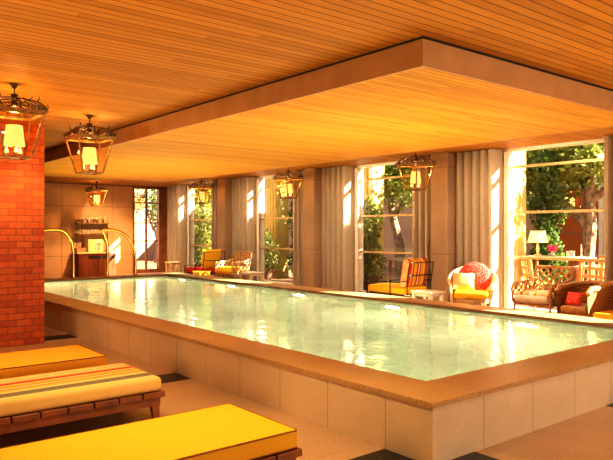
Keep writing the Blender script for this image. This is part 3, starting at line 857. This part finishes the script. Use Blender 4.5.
def make_wicker_chair(label, loc, rz, w=.40, cush='amber', g='brown wicker armchairs', h0=.62, k0=.10, sd=-.07):
    """faces -X locally"""
    t = thing('wicker_armchair', label, 'armchair', loc, rz, g)
    D = .38
    bm = B(); n = 30; rows = []
    path = []
    # U-shaped plan: front-left arm, round the back, front-right arm
    for i in range(n + 1):
        u = i / n
        if u < .3: x, y = -D + (u / .3) * (D + .02), -w
        elif u > .7: x, y = -D + ((1 - u) / .3) * (D + .02), w
        else:
            an = -PI / 2 + (u - .3) / .4 * PI; x, y = .02 + math.cos(an) * .34, w * math.sin(an)
        k = max(0, 1 - abs(u - .5) / .32); h = h0 + k0 * (k * k * (3 - 2 * k))
        if u < .06 or u > .94: h -= .07 * (1 - min(u, 1 - u) / .06)
        path.append((x, y, h))
    for v in (0, .33, .66, 1.0):
        rows.append([bm.verts.new((x * (1 + .05 * v), y * (1 + .05 * v), .08 + (h - .08) * v)) for x, y, h in path])
    for a, b in zip(rows, rows[1:]):
        for i in range(n): bm.faces.new((a[i], a[i + 1], b[i + 1], b[i]))
    bmesh.ops.solidify(bm, geom=list(bm.faces), thickness=.05)
    obj('wicker_shell', bm, 'wicker', t, smooth=True)
    bm = B(); tube(bm, [(x * 1.04, y * 1.03, h) for x, y, h in path], .04, 8); obj('rolled_rim', bm, 'wicker', t, smooth=True)
    bm = B(); box(bm, -D - .01, .25, -w + .04, w - .04, .08, .27 + sd, .01); obj('seat_base', bm, 'wicker', t)
    bm = B(); box(bm, -D - .03, .24, -w + .05, w - .05, .271 + sd, .38 + sd, .04, 4); obj('seat_cushion', bm, cush, t, smooth=True)
    for sx in (-1, 1):
        for sy in (-1, 1):
            bm = B(); box(bm, sx * .28 - .02, sx * .28 + .02, sy * (w - .09) - .02, sy * (w - .09) + .02, 0, .09); obj('leg', bm, 'rattan', t)
    return t
wc = make_wicker_chair('light brown wicker armchair with amber seat, at the right edge of the picture', (9.12, 4.14, ZD), 0)
bm = B(); pillow(bm, .46, .56, .16, p=5)
tag(obj('back_cushion', bm, 'amber', smooth=True, loc=(9.28, 4.14, ZD + .60), rot=(0, math.radians(-72), 0)), 'orange back cushion standing in the wicker armchair at the right edge', 'cushion')
wd = make_wicker_chair('dark wicker armchair holding a red cushion, between the lattice armchair and the window column', (9.58, 5.02, ZD), 0, .26, 'rattan', h0=.58, k0=.04)
bm = B(); pillow(bm, .22, .25, .09, p=4)
tag(obj('red_cushion', bm, 'redpat', smooth=True, loc=(9.34, 5.09, ZD + .41), rot=(0, math.radians(-60), 0)), 'small red cushion in the dark wicker armchair', 'cushion')

# ------------------------------------------------------------------ courtyard outside
bm = B(); box(bm, XG + .3, 26, -8, 34, -.2, .12); struct('courtyard', bm, 'terra')
bm = B(); box(bm, XL, XG + .3, YB + .2, 34, -.2, .12); struct('courtyard', bm, 'terra')
# facade opposite
bm = B(); box(bm, 19.0, 19.4, 2, 34, .12, 5.2); fac = struct('wall_opposite', bm, 'pinkwall')
bm = B(); box(bm, 4, 18.9, 30, 30.4, .12, 5.2); struct('wall_courtyard_end', bm, 'pinkwall')
def shutter(y0, y1, z1, label, x=18.9):
    t = thing('shuttered_doorway', label, 'doorway', (x, (y0 + y1) / 2, .12), 0, 'doorways of the facade across the courtyard')
    w = (y1 - y0) / 2
    bm = B(); box(bm, -.03, .08, -w, w, 0, z1, .01); dd = obj('shutter_panel', bm, 'redwood', t)
    bm = B()
    for z in [z1 * k / 4 for k in (1, 2, 3)]: box(bm, -.045, -.03, -w, w, z - .03, z + .03)
    obj('rails', bm, 'frame', t)
    bm = B(); box(bm, -.06, .08, -w - .12, -w, 0, z1 + .12); box(bm, -.06, .08, w, w + .12, 0, z1 + .12); box(bm, -.06, .08, -w, w, z1, z1 + .12); obj('door_frame', bm, 'white', t)
shutter(9.5, 11.2, 2.75, 'tall red-brown shuttered doorway across the courtyard, behind the tree')
shutter(15.2, 16.4, 2.6, 'red-brown shuttered doorway across the courtyard, behind the daybed window')
shutter(22.5, 23.7, 2.6, 'far red-brown shuttered doorway at the end of the courtyard')
for k in range(4):
    y = [7.9, 11.9, 16.3, 19.5][k]
    pass
pier_lab = ['tall fluted yellow garden pier at the left of the nearest window', 'tall fluted yellow garden pier at the left of the window behind the striped daybed', 'tall fluted yellow garden pier filling the left of the third window']
for k, y in enumerate((8.15, 12.45, 16.75)):
    bm = B(); n = 0
    w0 = [.34, .45, .6][k]
    HP = 3.45
    box(bm, -.2, .25, -w0, w0, 0, HP)
    for i in range(int(w0 * 2 / .14)): tube(bm, [(-.21, -w0 + .07 + i * .14, 0), (-.21, -w0 + .07 + i * .14, HP)], .05, 8)
    box(bm, -.3, .3, -w0 - .06, w0 + .06, 0, .25, .01)
    tag(obj('garden_pier', bm, 'ycol', loc=(12.1, y, .12)), pier_lab[k], 'pier', 'yellow garden piers')

def shrub(label, x, y, r, h, n, leaf='leafd', size=.06, z0=.12, name='columnar_shrub', group='climbing shrubs outside the windows'):
    t = thing(name, label, 'shrub', (x, y, z0), 0, group)
    bm = B(); tube(bm, [(0, 0, 0), (.03, .02, h * .5), (0, -.02, h * .95)], .04, 6, rr=[.05, .04, .01]); obj('stem', bm, 'bark', t)
    bm = B()
    def f():
        z = rnd.uniform(.25, h); a = rnd.uniform(0, 2 * PI)
        R = r * (0.75 + .3 * math.sin(z * 5 + a * 2)) * math.sqrt(rnd.random()) * (1 if z < h - .4 else max(.1, (h - z) / .4))
        return (R * math.cos(a), R * math.sin(a), z)
    leaves(bm, f, n, size); obj('foliage', bm, leaf, t)
    bm = B(); lathe(bm, [(.16, 0), (.2, .15), (.24, .32), (.26, .34), (.22, .34)], 16); obj('pot', bm, 'terra', t, smooth=True)
    return t
shrub('dark green columnar shrub seen in the middle of the nearest window', 13.1, 7.75, .42, 3.3, 4200)
shrub('tall leafy shrub behind the far edge of the daybed window', 11.35, 11.55, .42, 2.3, 2200, 'leafg')
shrub('slender green climbing shrub in the third window, right of the yellow pier', 12.3, 15.55, .36, 3.6, 3600, 'leafd')
shrub('low leafy plant at the foot of the yellow pier in the third window', 11.35, 15.9, .42, 1.5, 1300, 'leafg')
shrub('broad ivy-covered shrub filling the window nearest the back wall', 11.7, 20.6, .75, 4.0, 6500, 'leafg', .07)
def tree(label, x, y, h, R, n, leaf, branches, size=.085):
    t = thing('courtyard_tree', label, 'tree', (x, y, .12), 0, 'trees in the courtyard')
    bm = B()
    for pts, rs in branches: tube(bm, pts, .1, 8, rr=rs)
    obj('trunk', bm, 'bark', t, smooth=True)
    bm = B()
    cl = [(rnd.gauss(0, R * .4), rnd.gauss(0, R * .62), h + rnd.uniform(-.8, .9), rnd.uniform(.4, .8)) for _ in range(34)]
    def f():
        c = rnd.choice(cl); d = Vector((rnd.gauss(0, 1), rnd.gauss(0, 1), rnd.gauss(0, .7))) * c[3] * .5
        return (c[0] + d.x, c[1] + d.y, max(1.9, c[2] + d.z))
    leaves(bm, f, n, size); obj('foliage', bm, leaf, t)
tree('leaning tree with forked trunk and bright foliage outside the nearest window', 14.4, 7.45, 3.3, 2.0, 11000, 'leafl',
     [([(0, 0, 0), (-.05, .05, .8), (.0, .0, 1.6), (.1, .1, 2.4), (.2, -.3, 3.6)], [.2, .16, .15, .12, .05]),
      ([(0, 0, 1.5), (-.1, .4, 1.95), (-.2, .85, 2.3), (-.2, 1.1, 3.0)], [.12, .10, .08, .03]),
      ([(0.05, 0.05, 2.1), (.2, -.5, 2.6), (.3, -.9, 3.3)], [.1, .07, .03])])
tree('broad tree with drooping foliage beyond the yellow pier of the nearest window', 14.2, 10.0, 2.9, 1.5, 7000, 'leafl',
     [([(0, 0, 0), (.1, .1, 1.0), (-.1, .1, 2.2), (0, .1, 3.2)], [.14, .12, .1, .04]), ([(-.05, .1, 1.9), (0, -.6, 2.5), (0, -1.0, 3.2)], [.08, .06, .02])])
tree('leafy tree in the courtyard outside the daybed window', 15.0, 13.9, 3.5, 2.2, 11000, 'leafl',
     [([(0, 0, 0), (.1, .1, 1.0), (-.1, .3, 2.2), (0, .2, 3.6)], [.18, .15, .11, .05]), ([(-.05, .25, 1.9), (0, -.5, 2.6), (0, -.8, 3.4)], [.09, .07, .03])])
tree('far tree at the end of the courtyard, seen through the glazed back door', 13.2, 27.0, 2.6, 1.3, 1500, 'leafd',
     [([(0, 0, 0), (.1, .1, 1.0), (-.1, .3, 2.2), (0, .2, 3.4)], [.16, .13, .1, .05]), ([(-.05, .25, 1.5), (-.6, -.3, 2.2), (-.8, -.5, 3.2)], [.09, .07, .03])])

# tables, chairs and lamps outside
def ctable(label, x, y, w, d, h, cloth=True):
    t = thing('courtyard_table', label, 'table', (x, y, .12), 0, 'courtyard tables')
    bm = B(); box(bm, -w / 2, w / 2, -d / 2, d / 2, h - .04, h, .006); obj('table_top', bm, 'orangewood', t)
    for sx in (-1, 1):
        for sy in (-1, 1):
            bm = B(); box(bm, sx * (w / 2 - .06) - .025, sx * (w / 2 - .06) + .025, sy * (d / 2 - .06) - .025, sy * (d / 2 - .06) + .025, 0, h - .04); obj('leg', bm, 'orangewood', t)
    if cloth:
        bm = B(); W2, D2 = w / 2 + .02, d / 2 + .02
        box(bm, -W2, W2, -D2, D2, h + .001, h + .009); box(bm, -W2, -W2 + .008, -D2, D2, h - .05, h + .001); box(bm, W2 - .008, W2, -D2, D2, h - .05, h + .001); box(bm, -W2, W2, -D2, -D2 + .008, h - .05, h + .001); box(bm, -W2, W2, D2 - .008, D2, h - .05, h + .001); tag(obj('tablecloth', bm, 'cloth', loc=(x, y, .121)), 'white cloth on the ' + label, 'tablecloth', 'white tablecloths outside')
def cchair_proto():
    t = thing('cafe_chair', '', 'chair', (0, 0, 0), 0, 'honey wood cafe chairs in the courtyard')
    bm = B(); box(bm, -.21, .21, -.21, .21, .42, .46, .01); obj('seat', bm, 'orangewood', t)
    for sx in (-1, 1):
        for sy in (-1, 1):
            bm = B(); bar(bm, (sx * .18, sy * .18, 0), (sx * .18, sy * .18, .42), .035); obj('leg', bm, 'orangewood', t)
    bm = B()
    for y in (-.19, .19): bar(bm, (.19, y, .44), (.26, y, .92), .03)
    for z in (.6, .75, .9): bar(bm, (.19 + .07 * (z - .44) / .48, -.19, z), (.19 + .07 * (z - .44) / .48, .19, z), .018, .05)
    for y in (-.1, 0, .1): bar(bm, (.2, y, .46), (.255, y, .9), .015)
    obj('backrest', bm, 'orangewood', t)
    return t
ctable('narrow serving table with the lamp outside the nearest window', 12.3, 7.05, .5, 1.3, .93)
ctable('dining table behind the lattice armchair outside', 13.2, 6.3, .9, 1.3, .72)
ctable('dining table outside the daybed window', 12.8, 11.2, .9, 1.4, .72)
ctable('small dining table outside the third window', 13.9, 14.8, .8, 1.0, .72)
pc = cchair_proto(); pc.location = (11.75, 6.15, .12); pc['label'] = 'honey wood cafe chair behind the lattice armchair back'
for x, y, r, lb in ((11.6, 5.55, .6, 'honey wood cafe chair outside, behind the dark wicker armchair'), (14.0, 6.7, 3.0, 'honey wood cafe chair at the far side of the table behind the lattice armchair'),
                    (12.0, 10.55, .2, 'honey wood cafe chair outside behind the daybed striped cushion'), (12.0, 9.95, -.3, 'honey wood cafe chair outside at the right of the daybed window'), (13.6, 11.4, 3.2, 'honey wood cafe chair beyond the table outside the daybed window'),
                    (13.0, 14.7, .3, 'honey wood cafe chair nearest in the third window'), (14.75, 14.9, 3.1, 'honey wood cafe chair farther back in the third window'), (11.5, 7.0, 2.6, 'honey wood cafe chair under the lamp outside the nearest window')):
    dup(pc, (x, y, .12), r, lb)
def tlamp(label, x, y, z, s=1.0):
    t = thing('table_lamp', label, 'lamp', (x, y, z), 0, 'table lamps outside')
    bm = B(); lathe(bm, [(.07, 0), (.07, .015), (.02, .03), (.035, .12), (.015, .2), (.012, .26)], 14); obj('base', bm, 'cream', t, smooth=True)
    bm = B(); lathe(bm, [(.17, .23), (.12, .43), (.10, .43)], 20, (0, 0, 0), False); obj('lamp_shade', bm, 'shade_far', t, smooth=True)
    t.scale = (s, s, s)
    return t
tlamp('table lamp with pale yellow shade on the serving table outside the nearest window', 12.3, 7.50, .12 + .945, 1.2)
tlamp('table lamp with yellow shade on the table outside the daybed window', 13.0, 11.05, .12 + .735)
glassware([(.03, 0), (.036, .1), (.037, .12)], 'drinking_glass', 'small glass on the serving table beside the lamp outside', 'glass', 'glasses on the outdoor serving table', [12.15, 12.25, 12.35], 6.75, .12 + .945)
bm = B(); tube(bm, [(0, 0, 0), (0, 0, .25)], .012, 8); lathe(bm, [(.05, 0), (.05, .01), (.012, .02)], 12)
tag(obj('candle_stick', bm, 'white', loc=(12.3, 6.55, .12 + .945)), 'slim white candlestick at the right of the serving table outside', 'candlestick')
def vase(label, x, y, z, leaf):
    t = thing('flower_vase', label, 'vase', (x, y, z), 0); t.scale = (.7, .7, .7)
    bm = B(); lathe(bm, [(.04, 0), (.06, .06), (.03, .14), (.035, .16)], 12, closed_top=False); obj('vase', bm, 'glass', t, smooth=True)
    bm = B(); leaves(bm, lambda: (rnd.gauss(0, .07), rnd.gauss(0, .07), .24 + rnd.gauss(0, .05)), 160, .035); obj('flowers', bm, leaf, t)
vase('vase of magenta flowers on the table outside the daybed window', 12.8, 10.7, .12 + .735, 'pink')
vase('vase of magenta flowers to the right of the lamp outside', 12.2, 7.10, .12 + .945, 'pink')
vase('vase of pale flowers on the table behind the lattice armchair', 13.1, 6.3, .12 + .735, 'cloth')
# pair of wall lamps on the facade doorway
for y, lb in ((9.25, 'left'), (8.95, 'right')):
    t = thing('wall_lamp', lb + ' one of two small glowing wall lamps across the courtyard', 'lamp', (18.75, y + 1.4, 2.3), 0, 'wall lamps across the courtyard')
    bm = B(); box(bm, -.12, .12, -.1, .1, 0, .3, .01); obj('lit_box', bm, 'shade_far', t)
    bm = B(); box(bm, -.14, .2, -.12, .12, .3, .33); box(bm, -.14, .14, -.12, .12, -.03, 0); obj('bracket', bm, 'iron', t)

# ------------------------------------------------------------------ light
sc = bpy.context.scene
w = bpy.data.worlds.new('world'); sc.world = w; w.use_nodes = True
nt = w.node_tree; bg = nt.nodes['Background']
tc = N(nt, 'ShaderNodeTexCoord'); sp = N(nt, 'ShaderNodeSeparateXYZ'); L(nt, tc.outputs['Generated'], sp.inputs[0])
L(nt, ramp(nt, sp.outputs[2], [(0.0, (1.0, 0.90, 0.78)), (0.5, (0.85, 0.88, 0.95))]), bg.inputs[0])
bg.inputs[1].default_value = 0.75
def light(kind, name, loc, energy, col, direction=None, **kw):
    l = bpy.data.lights.new(name, kind); l.energy = energy; l.color = col
    for k, v in kw.items(): setattr(l, k, v)
    o = bpy.data.objects.new(name, l); C.objects.link(o); o.location = loc
    if direction: o.rotation_euler = Vector(direction).to_track_quat('-Z', 'Y').to_euler()
    return o
light('SUN', 'sun', (20, 0, 20), 26, (1, .9, .72), (-1, 1.2, -0.92), angle=math.radians(0.6))
warm = (1.0, 0.67, 0.25)
# unseen lamps added under water to brighten the basin, along both long sides
for y in (5.0, 7.5, 10.0, 12.5, 14.8):
    light('AREA', 'water_fill', (IX1 - .03, y, -.15), 31, (1, .98, .68), (-1, 0, -.25), shape='DISK', size=.3)
    light('AREA', 'water_fill', (IX0 + .03, y, -.15), 31, (1, .98, .68), (1, 0, -.25), shape='DISK', size=.3)
# added upward area fills, not real fixtures, brightening the timber ceilings
for (x, y, z, e, sx, sy) in ((5.9, 6.0, 1.0, 80, 3, 4), (5.9, 12.5, 1.0, 85, 3, 5), (1.0, 2.0, 1.2, 38, 3, 5), (1.5, 8.0, 1.6, 30, 2, 2), (6.0, 0.5, 1.2, 38, 5, 3)):
    light('AREA', 'ceiling_fill', (x, y, z), e, warm, (0, 0, 1), shape='RECTANGLE', size=sx, size_y=sy)
for (x, y) in ((1.84, 7.0), (3.1, 8.3), (7.46, 19.4), (9.0, 7.95), (9.1, 11.9), (9.1, 15.9)):
    light('POINT', 'lantern_bulb', (x, y, LB + .39), 9, (1, .62, .22), shadow_soft_size=.03)
light('AREA', 'side_fill', (-1.2, 7.0, 1.3), 52, (1, .72, .34), (1, 0, .35), shape='RECTANGLE', size=4, size_y=1.2)
light('AREA', 'room_fill', (5.8, -2.2, 1.7), 105, (1, .86, .64), (0, 1, -.05), shape='RECTANGLE', size=5, size_y=1.6)
# downlights over the benches and pool surround
for (x, y, e) in ((2.15, 3.5, 190), (1.2, 6.7, 85), (1.6, 5.4, 60), (4.2, 1.8, 60), (6.8, 1.9, 60), (2.6, 9.0, 60), (3.2, 6.0, 50), (3.1, 11.5, 50)):
    light('SPOT', 'downlight', (x, y, ZC - .03), e, (1, .80, .40), (0, 0, -1), spot_size=math.radians(85), spot_blend=.8, shadow_soft_size=.05)
light('SPOT', 'back_wall_fill', (7.9, 18.5, ZC - .05), 420, (1, .6, .25), (0, .5, -1), spot_size=math.radians(110), spot_blend=.9, shadow_soft_size=.08)  # added spot without a fixture, brightens the back wall and cabinet
for y in (6.2, 10.0, 14.0, 18.0):
    light('SPOT', 'deck_fill', (8.4, y, ZC - .03), 200, (1, .80, .52), (.9, 0, -1), spot_size=math.radians(130), spot_blend=.9, shadow_soft_size=.08)  # added spots without fixtures, brighten the curtains and deck

sc.view_settings.view_transform = 'Standard'; sc.view_settings.look = 'None'
sc.view_settings.exposure = 0.8; sc.view_settings.gamma = 0.78
sc.cycles.max_bounces = 8; sc.cycles.diffuse_bounces = 4; sc.cycles.transmission_bounces = 6; sc.cycles.transparent_max_bounces = 12
sc.cycles.sample_clamp_indirect = 6; sc.cycles.caustics_refractive = False; sc.cycles.caustics_reflective = False
